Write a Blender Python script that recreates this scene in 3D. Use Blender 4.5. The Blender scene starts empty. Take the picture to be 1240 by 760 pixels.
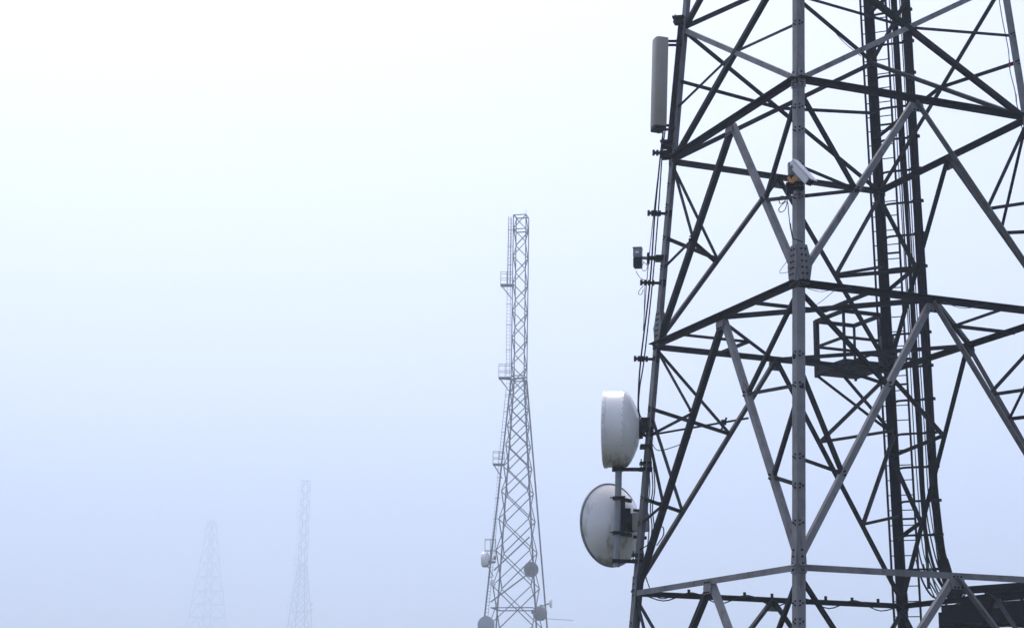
import bpy, bmesh, math, random
from mathutils import Vector, Matrix
random.seed(7)
V = Vector
rad = math.radians
SC = bpy.context.scene
COL = SC.collection

# ------------------------------------------------------------------ camera
F_PX, PITCH, ROLL = 2130.3, 0.23673, -0.01423          # focal length for a 1240 px wide picture
EYE = V((0, 0, 1.65))
cp, sp, cr, sr = math.cos(PITCH), math.sin(PITCH), math.cos(ROLL), math.sin(ROLL)
r0, u0, fw = V((1, 0, 0)), V((0, -sp, cp)), V((0, cp, sp))
RIGHT, UP = r0 * cr - u0 * sr, r0 * sr + u0 * cr
cam = bpy.data.objects.new('camera', bpy.data.cameras.new('camera'))
COL.objects.link(cam)
cam.data.sensor_width = 36
cam.data.lens = 36 * F_PX / 1240
cam.data.clip_start, cam.data.clip_end = 0.2, 6000
cam.matrix_world = Matrix(((RIGHT.x, UP.x, -fw.x, EYE.x), (RIGHT.y, UP.y, -fw.y, EYE.y),
                           (RIGHT.z, UP.z, -fw.z, EYE.z), (0, 0, 0, 1)))
SC.camera = cam

# ------------------------------------------------------------------ light, sky, exposure
SUN_EL, SUN_AZ = 60, -18                            # azimuth from the +Y axis, minus = to the left
SKY_STRENGTH, SUN_STRENGTH, EXPOSURE = 0.135, 1.4, 0.83
w = bpy.data.worlds.new('World'); SC.world = w; w.use_nodes = True
nt = w.node_tree; nt.nodes.clear()
out = nt.nodes.new('ShaderNodeOutputWorld'); bg = nt.nodes.new('ShaderNodeBackground')
sky = nt.nodes.new('ShaderNodeTexSky'); sky.sky_type = 'NISHITA'; sky.sun_disc = False
sky.sun_elevation = rad(SUN_EL); sky.sun_rotation = rad(SUN_AZ)
sky.air_density = 1.0; sky.dust_density = 3.0; sky.ozone_density = 1.0
hs = nt.nodes.new('ShaderNodeHueSaturation'); hs.inputs['Saturation'].default_value = 0.62
nt.links.new(sky.outputs[0], hs.inputs['Color']); tint = nt.nodes.new('ShaderNodeMixRGB'); tint.blend_type = 'MULTIPLY'; tint.inputs[0].default_value = 1; tint.inputs[2].default_value = (1.06, 0.97, 1.02, 1)
nt.links.new(hs.outputs[0], tint.inputs[1]); nt.links.new(tint.outputs[0], bg.inputs[0])
bg.inputs[1].default_value = SKY_STRENGTH
nt.links.new(bg.outputs[0], out.inputs[0])
sl = bpy.data.lights.new('sun', 'SUN'); so = bpy.data.objects.new('sun', sl); COL.objects.link(so)
sl.energy = SUN_STRENGTH; sl.angle = rad(30); sl.color = (1, 0.96, 0.9)
sd = V((math.sin(rad(SUN_AZ)) * math.cos(rad(SUN_EL)), math.cos(rad(SUN_AZ)) * math.cos(rad(SUN_EL)), math.sin(rad(SUN_EL))))
so.rotation_euler = sd.to_track_quat('Z', 'Y').to_euler()
so.location = (-200, 200, 400)
SC.view_settings.view_transform = 'Standard'; SC.view_settings.look = 'None'
SC.view_settings.exposure = EXPOSURE; SC.view_settings.gamma = 1
cy = SC.cycles
cy.max_bounces = 10; cy.volume_bounces = 6; cy.diffuse_bounces = 3; cy.glossy_bounces = 2
cy.use_denoising = True

# ------------------------------------------------------------------ materials
def mat(name, col, rough=0.6, metal=0.0, var=0.25, scale=3.0, stain=None, stain_amt=0.0, bump=0.0):
    m = bpy.data.materials.new(name); m.use_nodes = True
    t = m.node_tree; b = t.nodes['Principled BSDF']
    g = t.nodes.new('ShaderNodeNewGeometry')
    n = t.nodes.new('ShaderNodeTexNoise'); n.inputs['Scale'].default_value = scale; n.inputs['Detail'].default_value = 6
    n.inputs['Roughness'].default_value = 0.65
    t.links.new(g.outputs['Position'], n.inputs['Vector'])
    oi = t.nodes.new('ShaderNodeObjectInfo')
    ad = t.nodes.new('ShaderNodeMath'); ad.operation = 'MULTIPLY_ADD'; ad.inputs[1].default_value = 0.28; ad.inputs[2].default_value = -0.14
    t.links.new(oi.outputs['Random'], ad.inputs[0])
    sm = t.nodes.new('ShaderNodeMath'); sm.operation = 'ADD'
    t.links.new(n.outputs['Fac'], sm.inputs[0]); t.links.new(ad.outputs[0], sm.inputs[1])
    rp = t.nodes.new('ShaderNodeValToRGB')
    rp.color_ramp.elements[0].position = 0.3; rp.color_ramp.elements[1].position = 0.7
    lo, hi = 1 - var, 1 + var
    rp.color_ramp.elements[0].color = (*[min(1, c * lo) for c in col], 1)
    rp.color_ramp.elements[1].color = (*[min(1, c * hi) for c in col], 1)
    t.links.new(sm.outputs[0], rp.inputs[0])
    last = rp.outputs[0]
    if stain:
        mp = t.nodes.new('ShaderNodeMapping'); mp.inputs['Scale'].default_value = (1, 1, 0.25)
        t.links.new(g.outputs['Position'], mp.inputs['Vector'])
        n2 = t.nodes.new('ShaderNodeTexNoise'); n2.inputs['Scale'].default_value = scale * 2.3; n2.inputs['Detail'].default_value = 8
        t.links.new(mp.outputs[0], n2.inputs['Vector'])
        r2 = t.nodes.new('ShaderNodeValToRGB'); r2.color_ramp.elements[0].position = 0.66 - stain_amt * 0.2; r2.color_ramp.elements[1].position = 0.78
        t.links.new(n2.outputs['Fac'], r2.inputs[0])
        mx = t.nodes.new('ShaderNodeMixRGB'); mx.inputs[2].default_value = (*stain, 1)
        t.links.new(r2.outputs[0], mx.inputs[0]); t.links.new(last, mx.inputs[1]); last = mx.outputs[0]
    t.links.new(last, b.inputs['Base Color'])
    b.inputs['Roughness'].default_value = rough; b.inputs['Metallic'].default_value = metal
    b.inputs['Specular IOR Level'].default_value = 0.3 if max(col) > 0.1 else 0.06
    if bump:
        bp = t.nodes.new('ShaderNodeBump'); bp.inputs['Strength'].default_value = bump; bp.inputs['Distance'].default_value = 0.01
        t.links.new(n.outputs['Fac'], bp.inputs['Height']); t.links.new(bp.outputs[0], b.inputs['Normal'])
    return m
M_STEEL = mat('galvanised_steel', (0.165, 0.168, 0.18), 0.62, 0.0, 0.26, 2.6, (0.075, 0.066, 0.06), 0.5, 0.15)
M_MID = mat('half_shade_steel', (0.055, 0.055, 0.062), 0.62, 0.0, 0.25, 2.2, (0.04, 0.035, 0.03), 0.25)  # half tone: partial shade on members put into the steel's colour
M_SHADE = mat('shade_toned_steel', (0.018, 0.018, 0.022), 0.55, 0.0, 0.3, 2.2)  # shade on braces and beams painted in as a darker steel colour
M_DARK = mat('dark_and_shade_steel', (0.009, 0.009, 0.012), 0.55, 0.0, 0.3, 2.5)  # own tone of fittings; also painted shade on far leg and lowest far beams
M_FAR = mat('grey_tower_steel', (0.105, 0.105, 0.115), 0.7, 0.0, 0.2, 1.0)
M_CABLE = mat('black_cable_sheath', (0.012, 0.012, 0.014), 0.5, 0, 0.3, 6)
M_TEAL = mat('green_cable_sheath', (0.03, 0.16, 0.13), 0.5, 0, 0.3, 6)
M_THIN = mat('grey_cable_sheath', (0.08, 0.09, 0.11), 0.5, 0, 0.3, 6)
M_WHITE = mat('white_dish_paint', (0.88, 0.88, 0.88), 0.25, 0, 0.06, 1.6, (0.34, 0.28, 0.2), 0.3, 0.04)
def add_grime(m):
    '''brown lichen and dirt that has settled on the lowest part of a dish'''
    t = m.node_tree; b = t.nodes['Principled BSDF']; src = b.inputs['Base Color'].links[0].from_socket
    tc = t.nodes.new('ShaderNodeTexCoord'); sx = t.nodes.new('ShaderNodeSeparateXYZ'); t.links.new(tc.outputs['Generated'], sx.inputs[0])
    n = t.nodes.new('ShaderNodeTexNoise'); n.inputs['Scale'].default_value = 9; n.inputs['Detail'].default_value = 6; t.links.new(tc.outputs['Generated'], n.inputs['Vector'])
    a = t.nodes.new('ShaderNodeMath'); a.operation = 'MULTIPLY_ADD'; a.inputs[1].default_value = 0.22; t.links.new(n.outputs['Fac'], a.inputs[0]); t.links.new(sx.outputs['Z'], a.inputs[2])
    q = t.nodes.new('ShaderNodeMapRange'); q.inputs['From Min'].default_value = 0.12; q.inputs['From Max'].default_value = 0.24; q.inputs['To Min'].default_value = 0.75; q.inputs['To Max'].default_value = 0.0
    t.links.new(a.outputs[0], q.inputs['Value'])
    x = t.nodes.new('ShaderNodeMixRGB'); x.inputs[2].default_value = (0.12, 0.095, 0.06, 1); t.links.new(q.outputs[0], x.inputs[0]); t.links.new(src, x.inputs[1]); t.links.new(x.outputs[0], b.inputs['Base Color'])
add_grime(M_WHITE)
M_DISHGREY = mat('dirty_grey_dish', (0.2, 0.18, 0.17), 0.6, 0, 0.15, 1.5)
M_PANEL = mat('beige_grey_fibreglass', (0.36, 0.335, 0.305), 0.5, 0, 0.07, 1.2)
M_GALV = mat('zinc_pipe', (0.24, 0.255, 0.28), 0.5, 0.1, 0.25, 5, (0.14, 0.11, 0.08), 0.2)
M_BLACK = mat('black_plastic', (0.012, 0.012, 0.013), 0.45)
M_ORANGE = mat('orange_bracket', (0.62, 0.27, 0.05), 0.5, 0, 0.2, 8)
M_RED = mat('red_cable_tie', (0.35, 0.02, 0.03), 0.5)
M_HOUSE = mat('white_housing', (0.74, 0.75, 0.77), 0.35, 0, 0.05, 4)
M_CONC = mat('concrete', (0.3, 0.29, 0.27), 0.9, 0, 0.25, 2, None, 0, 0.3)
M_GROUND = mat('moor_grass', (0.05, 0.055, 0.03), 1.0, 0, 0.5, 0.15, (0.03, 0.025, 0.018), 0.5, 0.5)

# ------------------------------------------------------------------ helpers
def ob(name, data, parent=None, m=None, mw=None):
    o = bpy.data.objects.new(name, data); COL.objects.link(o)
    if m and data is not None and not data.materials: data.materials.append(m)
    if parent: o.parent = parent
    if mw is not None:
        o.matrix_basis = mw
    return o
def thing(name, label, cat, loc=(0, 0, 0), group=None):
    o = bpy.data.objects.new(name, None); COL.objects.link(o); o.location = loc
    o.empty_display_size = 0.3
    return tag(o, label, cat, group)
def tag(o, label, cat, group=None):
    o['label'] = label; o['category'] = cat
    if group: o['group'] = group
    return o
def bm_obj(name, bm, m, parent=None, origin=None, smooth=False):
    me = bpy.data.meshes.new(name)
    bmesh.ops.recalc_face_normals(bm, faces=bm.faces)
    if smooth:
        for f in bm.faces: f.smooth = True
    if origin is not None:
        bmesh.ops.translate(bm, verts=bm.verts, vec=-V(origin))
    bm.to_mesh(me); bm.free(); me.materials.append(m)
    o = ob(name, me, parent)
    if origin is not None: o.location = V(origin)
    if smooth:
        try: me.set_sharp_from_angle(angle=rad(40))
        except Exception: pass
    return o
def poly_faces(bm, pts, faces):
    vs = [bm.verts.new(p) for p in pts]
    for f in faces: bm.faces.new([vs[i] for i in f])
    return vs
def box(bm, c, ax, ay, az):
    """box about centre c with HALF axes"""
    c, ax, ay, az = V(c), V(ax), V(ay), V(az)
    p = [c + ax * i + ay * j + az * k for k in (-1, 1) for j in (-1, 1) for i in (-1, 1)]
    poly_faces(bm, p, [(0, 2, 3, 1), (4, 5, 7, 6), (0, 1, 5, 4), (2, 6, 7, 3), (0, 4, 6, 2), (1, 3, 7, 5)])
def bar(bm, a, b, wd, hd, up=V((0, 0, 1))):
    a, b = V(a), V(b); d = b - a
    s = d.cross(up)
    if s.length < 1e-6: s = d.cross(V((1, 0, 0)))
    s.normalize(); u = s.cross(d).normalized()
    box(bm, (a + b) / 2, s * wd / 2, u * hd / 2, d / 2)
def ring(c, d, r, n, ref=V((0, 0, 1))):
    s = V(d).cross(ref)
    if s.length < 1e-4: s = V(d).cross(V((1, 0, 0)))
    s.normalize(); u = s.cross(V(d).normalized())
    return [V(c) + (s * math.cos(2 * math.pi * i / n) + u * math.sin(2 * math.pi * i / n)) * r for i in range(n)]
def tube(bm, pts, r, n=6):
    pts = [V(p) for p in pts]; prev = None; R_ = []
    for i, p in enumerate(pts):
        d = (pts[min(i + 1, len(pts) - 1)] - pts[max(i - 1, 0)]).normalized()
        ref = V((0, 0, 1)) if abs(d.z) < 0.9 else V((0, 1, 0))
        R_.append([bm.verts.new(q) for q in ring(p, d, r, n, ref)])
    for a, b in zip(R_, R_[1:]):
        k = min(range(n), key=lambda s: (a[0].co - b[s].co).length)
        for i in range(n):
            bm.faces.new((a[i], a[(i + 1) % n], b[(i + 1 + k) % n], b[(i + k) % n]))
    bm.faces.new(R_[0][::-1]); bm.faces.new(R_[-1])
def lathe(bm, c, axis, prof, n=40):
    """prof: (distance along axis, radius)"""
    axis = V(axis).normalized(); rs = []
    for d, r in prof:
        rs.append([bm.verts.new(q) for q in ring(V(c) + axis * d, axis, max(r, 0.002), n)])
    for a, b in zip(rs, rs[1:]):
        for i in range(n): bm.faces.new((a[i], a[(i + 1) % n], b[(i + 1) % n], b[i]))
    bm.faces.new(rs[0][::-1]); bm.faces.new(rs[-1])
def smoothline(pts, k=5):
    pts = [V(p) for p in pts]; o = []
    for i in range(len(pts) - 1):
        p0, p1, p2, p3 = pts[max(i - 1, 0)], pts[i], pts[i + 1], pts[min(i + 2, len(pts) - 1)]
        for j in range(k):
            t = j / k
            o.append(0.5 * ((2 * p1) + (p2 - p0) * t + (2 * p0 - 5 * p1 + 4 * p2 - p3) * t * t + (3 * p1 - p0 - 3 * p2 + p3) * t ** 3))
    return o + [pts[-1]]
def ray(px, py):
    x, y = px - 620, 380 - py
    return (fw + RIGHT * (x / F_PX) + UP * (y / F_PX))
def at(px, py, depth):
    return EYE + ray(px, py) * depth

# unit angle section along Z (length 1), flanges along +X (in the face) and +Y (inward)
def angle_mesh(name, th, m, flip):
    bm = bmesh.new()
    s = -1 if flip else 1
    P = [(0, 0), (1, 0), (1, th), (th, th), (th, 1), (0, 1)]
    lo = [bm.verts.new((x * s, y, 0)) for x, y in P]; hi = [bm.verts.new((x * s, y, 1)) for x, y in P]
    for i in range(6):
        j = (i + 1) % 6; bm.faces.new((lo[i], lo[j], hi[j], hi[i]))
    bm.faces.new(lo[::-1]); bm.faces.new(hi)
    bmesh.ops.recalc_face_normals(bm, faces=bm.faces)
    me = bpy.data.meshes.new(name); bm.to_mesh(me); bm.free(); me.materials.append(m)
    return me
ANG = {}
def angle(name, a, b, inward, heel, wd, m, parent, th=0.11, lift=0.0):
    """angle-section steel from a to b; INWARD = direction of the standing flange, HEEL = side the corner lies on"""
    a, b = V(a), V(b); z = (b - a); L = z.length; zh = z / L
    y = V(inward); y = (y - zh * y.dot(zh)).normalized()
    x = zh.cross(y) * -1          # right handed: x = y cross z
    x = y.cross(zh)
    flip = x.dot(V(heel)) > 0     # the flange runs AWAY from the heel side
    key = (m.name, th, flip)
    if key not in ANG: ANG[key] = angle_mesh('angle_section', th, m, flip)
    off = (x if flip else -x) * (wd / 2) + y * lift
    o_ = a + off
    M = Matrix(((x.x * wd, y.x * wd, z.x, o_.x), (x.y * wd, y.y * wd, z.y, o_.y), (x.z * wd, y.z * wd, z.z, o_.z), (0, 0, 0, 1)))
    o = ob(name, ANG[key], parent)
    o.matrix_local = (Matrix.Translation(-parent.location) if parent else Matrix()) @ M
    return o

# ------------------------------------------------------------------ ground
GZ = 0.0
bm = bmesh.new()
N = 70; X0, X1, Y0, Y1 = -2250, 2250, -900, 2900
gv = []
for j in range(N + 1):
    row = []
    for i in range(N + 1):
        x = X0 + (X1 - X0) * i / N; y = Y0 + (Y1 - Y0) * j / N
        dd = math.hypot(x - 5, y - 33)
        amp = min(1, max(0, (dd - 60) / 200))
        z = amp * (1.2 * math.sin(x * 0.017 + 1) * math.cos(y * 0.013) + 0.8 * math.sin(x * 0.041 + y * 0.03))
        row.append(bm.verts.new((x, y, z - 0.0)))
    gv.append(row)
for j in range(N):
    for i in range(N): bm.faces.new((gv[j][i], gv[j][i + 1], gv[j + 1][i + 1], gv[j + 1][i]))
g = bm_obj('ground', bm, M_GROUND, smooth=True); g['kind'] = 'structure'

# ------------------------------------------------------------------ the near lattice tower
S = 1.5
YAW = -0.40894
TC = V((4.3973 * S, 22.380 * S, 0))
HAP, ZR, RR = 33.442 * S, 1.8976 * S, 3.0 * S
ANGK = {'F': -90, 'R': 0, 'B': 90, 'L': 180}
def rdir(c): a = rad(ANGK[c]) + YAW; return V((math.cos(a), math.sin(a), 0))
def node(c, z):
    """corner leg C at height z above the EYE"""
    r = RR * (HAP - z) / (HAP - ZR)
    p = TC + rdir(c) * r
    return V((p.x, p.y, z + EYE.z))
Z0, Z1, Z2, Z3 = 9.794 * S, 7.840 * S, 5.217 * S, 1.8976 * S
ZG = -EYE.z + 0.35
ZUP = [Z0, 11.6 * S, 13.25 * S, 14.75 * S, 16.1 * S, 17.35 * S]
tower = thing('lattice_tower', 'big grey steel lattice tower filling the right of the picture, nearest of the towers', 'tower', (TC.x, TC.y, 0))
LEGW = 0.165
# legs: corner on the node line, flanges along both faces
NEXT = {'F': ('L', 'R'), 'L': ('F', 'B'), 'B': ('L', 'R'), 'R': ('F', 'B')}
def leg(c, m):
    a, b = node(c, ZG - 0.1), node(c, ZUP[-1])
    zh = (b - a).normalized()
    d1 = (node(NEXT[c][0], Z2) - node(c, Z2)).normalized(); d2 = (node(NEXT[c][1], Z2) - node(c, Z2)).normalized()
    bm = bmesh.new(); th = 0.018
    P = [(0, 0), (LEGW, 0), (LEGW, th), (th, th), (th, LEGW), (0, LEGW)]
    lo = [bm.verts.new(a + d1 * x + d2 * y) for x, y in P]; hi = [bm.verts.new(b + d1 * x + d2 * y) for x, y in P]
    for i in range(6):
        j = (i + 1) % 6; bm.faces.new((lo[i], lo[j], hi[j], hi[i]))
    bm.faces.new(lo[::-1]); bm.faces.new(hi)
    o = bm_obj('leg', bm, m, tower); o.matrix_local = Matrix.Translation(-tower.location)
    return o
for c in 'FLRB': leg(c, M_DARK if c == 'B' else M_STEEL)  # the far leg's shade is put into its darker colour

def brace(name, a, b, n, toward, wd, m=M_STEEL, lift=0.02, th=0.11, ext=0.0):
    a, b = V(a), V(b)
    d = (b - a).normalized()
    return angle(name, a - d * ext, b + d * ext, -n, toward, wd, m, tower, th, lift)
def tpart(name, bm, m, smooth=False, parent=None):
    o = bm_obj(name, bm, m, parent or tower, smooth=smooth)
    if parent is None: o.matrix_local = Matrix.Translation(-tower.location)
    return o

GUS = {}
def gusset(c, n, u, v, wd, ht, cols, rows, taper=0.45):
    """bolted plate lying on a face: centre c, normal n, half sizes along u and v"""
    c = V(c); bm = bmesh.new(); t = 0.012
    P = [(-wd, 0), (-wd * taper, ht), (wd * taper, ht), (wd, 0), (wd * taper, -ht), (-wd * taper, -ht)]
    lo = [bm.verts.new(c + u * x + v * y) for x, y in P]; hi = [bm.verts.new(c + u * x + v * y + n * t) for x, y in P]
    for i in range(6):
        j = (i + 1) % 6; bm.faces.new((lo[i], lo[j], hi[j], hi[i]))
    bm.faces.new(lo[::-1]); bm.faces.new(hi)
    g = tpart('gusset_plate', bm, M_STEEL)
    bm = bmesh.new()
    for i in range(cols):
        for j in range(rows):
            x = (i - (cols - 1) / 2) * wd * 0.5; y = (j - (rows - 1) / 2) * ht * 1.55 / max(rows - 1, 1)
            p = c + u * x + v * y
            for q0, q1, r in ((t, t + 0.018, 0.019),):
                tube(bm, [p + n * q0, p + n * q1], r, 6)
    b = tpart('bolt_heads', bm, M_DARK, parent=g); b['kind'] = 'stuff'
    return g

FACES = [('F', 'L'), ('F', 'R'), ('L', 'B'), ('R', 'B')]
HIGH = {('F', 'L'): 0, ('F', 'R'): 1, ('L', 'B'): 1, ('R', 'B'): 0}
lerp = lambda a, b, t: V(a) + (V(b) - V(a)) * t
def face_geo(A, B):
    a, b, c = node(A, Z3), node(B, Z3), node(A, Z0)
    n = (b - a).cross(c - a).normalized()
    if n.dot((a + b) / 2 - (TC + V((0, 0, a.z)))) < 0: n = -n
    return n
NORM = {f: face_geo(*f) for f in FACES}
DPT = {}
# one steel in lit and shaded tones: members' shade is put into their colour
UPMAT = {('F', 'L'): (M_SHADE, M_STEEL), ('F', 'R'): (M_SHADE, M_STEEL), ('L', 'B'): (M_SHADE, M_MID), ('R', 'B'): (M_MID, M_MID)}
KMAT = {('F', 'L'): (M_STEEL, M_SHADE), ('F', 'R'): (M_STEEL, M_STEEL), ('L', 'B'): (M_MID, M_SHADE), ('R', 'B'): (M_MID, M_SHADE)}
HMAT = {('F', 'L'): (M_SHADE, M_SHADE, M_STEEL), ('F', 'R'): (M_SHADE, M_SHADE, M_STEEL), ('L', 'B'): (M_MID, M_MID, M_DARK), ('R', 'B'): (M_SHADE, M_SHADE, M_DARK)}
for fc in FACES:
    A, B = fc; n = NORM[fc]
    front = 'F' in fc
    tw = (node(A, Z2) - node(B, Z2)).normalized()        # towards the corner A (heel side)
    # upper X panels
    zz = ZUP[::-1] + [Z1]
    for k in range(len(zz) - 1):
        zt, zb = zz[k], zz[k + 1]
        h = zt - zb
        m1, m2 = UPMAT[fc]
        brace('diagonal_brace', node(A, zt), node(B, zb), n, tw, 0.1, m1, lift=0.022)
        brace('diagonal_brace', node(B, zt), node(A, zb), n, tw, 0.1, m2, lift=0.034)
        ra = (node(A, zt) - node(B, zt)).length; rb = (node(A, zb) - node(B, zb)).length
        t = ra / (ra + rb); C = lerp(node(A, zt), node(B, zb), t)
        if zt == Z0:
            zr = (9.017 if HIGH[fc] else 8.627) * S
        else:
            zr = zb + h * (0.6 if HIGH[fc] else 0.4)
        if k >= 2:
            brace('secondary_brace', C, node(A, zr), n, V((0, 0, 1)), 0.06, M_SHADE, lift=0.05)
            brace('secondary_brace', C, node(B, zr), n, V((0, 0, 1)), 0.06, M_SHADE, lift=0.05)
    # horizontals
    for z, hm_ in zip((Z1, Z2, Z3), HMAT[fc]):
        if z != Z3 and front:      # open side outwards, the top flange overhanging
            angle('horizontal_beam', node(A, z), node(B, z), n, V((0, 0, 1)), 0.115, hm_, tower, 0.11, 0.0)
        else:
            brace('horizontal_beam', node(A, z), node(B, z), n, V((0, 0, 1)), 0.11, hm_, lift=0.019)
    # K panels
    for zt, zb, fr, zl in ((Z1, Z2, (0.5,), (6.747,) if HIGH[fc] else (6.325,)),
                           (Z2, Z3, (1 / 3, 2 / 3), (4.371, 3.158) if HIGH[fc] else (4.002, 2.819)),
                           (Z3, ZG, (0.5,), (1.0,) if HIGH[fc] else (0.75,))):
        M_ = lerp(node(A, zt), node(B, zt), 0.5)
        for c in (A, B):
            km = KMAT[fc][0 if c == A else 1]
            if fc == ('F', 'R') and c == 'R': angle('diagonal_brace', M_, node(c, zb), n, tw, 0.12, km, tower, 0.11, -0.03)
            else: brace('diagonal_brace', M_, node(c, zb), n, tw, 0.112, km, lift=0.03 if c == A else 0.038)
            last = node(c, zt)
            for t, z in zip(fr, zl):
                D = lerp(M_, node(c, zb), t)
                DPT[(fc, c, zt, round(t, 2))] = D
                brace('secondary_brace', last, D, n, V((0, 0, -1)), 0.07, M_MID if (fc == ('L', 'B') or (fc == ('F', 'L') and c == 'L' and False)) else M_SHADE, lift=0.055)
                last = node(c, z * S)
                brace('secondary_brace', last, D, n, V((0, 0, 1)), 0.066, M_MID if fc == ('L', 'B') else M_SHADE, lift=0.06)
        u = (node(B, zt) - node(A, zt)).normalized(); v = (n.cross(u)).normalized()
        if v.z < 0: v = -v
        gusset(M_ - v * 0.11 - n * 0.014, n, u, v, 0.15, 0.12, 3, 2, 0.8)
    for c in (A, B):
        u = (node(B if c == A else A, Z2) - node(c, Z2)).normalized()
        v = n.cross(u); v = v if v.z > 0 else -v
        gusset(node(c, Z2 + 0.38) + u * 0.135 + n * 0.004, n, u, v, 0.165, 0.37, 2, 6, 0.52)
        gusset(node(c, Z1 + 0.05) + u * 0.09 + n * 0.004, n, u, v, 0.085, 0.17, 1, 3, 0.9)
        gusset(node(c, Z3 + 0.12) + u * 0.09 + n * 0.004, n, u, v, 0.082, 0.22, 1, 4, 0.9)
bm = bmesh.new()
for fc in (('F', 'L'), ('F', 'R')):
    n = NORM[fc]
    for c in fc:
        u = (node(fc[1] if c == fc[0] else fc[0], Z2) - node(c, Z2)).normalized()
        zs = [9.017, 8.627, 6.747, 6.325, 4.371, 3.158, 4.002, 2.819, 7.5, 7.2, 2.4, 1.5, 1.3]
        for z in zs:
            for dz_, du in ((0.035, 0.05), (-0.035, 0.05), (0.0, 0.11)):
                p = node(c, z * S + dz_) + u * du
                tube(bm, [p, p + n * 0.02], 0.017, 6)
    for (f_, c, zt, t), D in DPT.items():
        if f_ != fc: continue
        for k in (-1, 1):
            p = D + V((0, 0, 0.035 * k)); tube(bm, [p - n * 0.03, p + n * 0.012], 0.018, 6)
b = tpart('bolt_heads', bm, M_DARK); b['kind'] = 'stuff'
# corner struts tying neighbouring faces, and the plan bracing at the middle level
UPV = V((0, 0, 1))
for c, f1, f2 in (('F', ('F', 'L'), ('F', 'R')), ('L', ('F', 'L'), ('L', 'B')), ('B', ('L', 'B'), ('R', 'B')), ('R', ('F', 'R'), ('R', 'B'))):
    d1, d2 = DPT[(f1, c, Z1, 0.5)], DPT[(f2, c, Z1, 0.5)]
    angle('secondary_brace', d1, d2, -UPV, rdir(c), 0.07, M_SHADE, tower)
    m1 = lerp(node(f1[0], Z2), node(f1[1], Z2), 0.5); m2 = lerp(node(f2[0], Z2), node(f2[1], Z2), 0.5)
    dz = V((0, 0, 0.03))
    angle('plan_brace', m1 - dz, m2 - dz, UPV, rdir(c), 0.085, M_SHADE, tower)
    mid = (m1 + m2) / 2 - dz * 2
    for m_, in ((m1,), (m2,)):
        q = lerp(m_, node(c, Z2), 0.5)
        angle('plan_brace', mid, q - dz * 2, UPV, rdir(c), 0.06, M_SHADE, tower)
# concrete footings under the legs
for c in 'FLRB':
    p = node(c, ZG); bm = bmesh.new()
    box(bm, (p.x, p.y, 0.1), (0.55, 0, 0), (0, 0.55, 0), (0, 0, 0.3))
    bmesh.ops.bevel(bm, geom=bm.edges[:], offset=0.03, segments=1, affect='EDGES')
    tpart('footing', bm, M_CONC)

# ladder behind the far leg
T = rdir('R'); RB = rdir('B')
def bpt(z, along, outw): return node('B', z) + T * along + RB * outw
ladder = ob('ladder', None, tower); ladder.matrix_local = Matrix.Translation(-tower.location)
ZT = 18.6
LA, LB, LO = -0.235, 0.33, 0.16
for s in (LA, LB):
    bm = bmesh.new(); bar(bm, bpt(-1.5, s, LO), bpt(ZT, s, LO), 0.04, 0.05, RB); bm_obj('stringer', bm, M_DARK, ladder)
rung_me = None
for k in range(62):
    z = -1.2 + k * 0.32
    if rung_me is None:
        bm = bmesh.new(); tube(bm, [V((0, 0, 0)), V((LB - LA, 0, 0))], 0.012, 6)
        rung_me = bpy.data.meshes.new('rung'); bm.to_mesh(rung_me); bm.free(); rung_me.materials.append(M_DARK)
    o = ob('rung', rung_me, ladder); o.location = bpt(z, LA, LO); o.rotation_euler = (0, 0, YAW)
# cable rack beside the ladder: curved crossbars between the leg and an upright rail
rack = ob('cable_rack', None, tower); rack.matrix_local = Matrix.Translation(-tower.location)
bm = bmesh.new()
bar(bm, bpt(4.6, 0.80, 0.02), bpt(ZT, 0.80, 0.02), 0.09, 0.06, RB); bm_obj('rail', bm, M_DARK, rack)
bm = bmesh.new(); bar(bm, bpt(3.2, 0.56, -0.0), bpt(ZT, 0.56, 0.0), 0.06, 0.05, RB); bm_obj('rail', bm, M_DARK, rack)
for k in range(21):
    z = 3.6 + k * 0.715
    bm = bmesh.new()
    tube(bm, smoothline([bpt(z - 0.09, 0.03, -0.06), bpt(z - 0.02, 0.1, -0.07), bpt(z, 0.2, -0.07), bpt(z, 0.5, -0.07), bpt(z - 0.005, 0.9, -0.05)], 3), 0.026, 6)
    bm_obj('crossbar', bm, M_DARK, rack)
    bm = bmesh.new(); box(bm, bpt(z, 0.815, -0.09), T * 0.115, RB * 0.05, UPV * 0.025); box(bm, bpt(z, 0.925, -0.08), T * 0.02, RB * 0.03, UPV * 0.03)
    bm_obj('cable_clamp', bm, M_DARK, rack)
    if k % 4 == 1:
        bm = bmesh.new(); tube(bm, [bpt(z + 0.35, 0.02, -0.07), bpt(z + 0.35, 0.38, -0.07)], 0.024, 6); bm_obj('crossbar', bm, M_DARK, rack)

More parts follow.
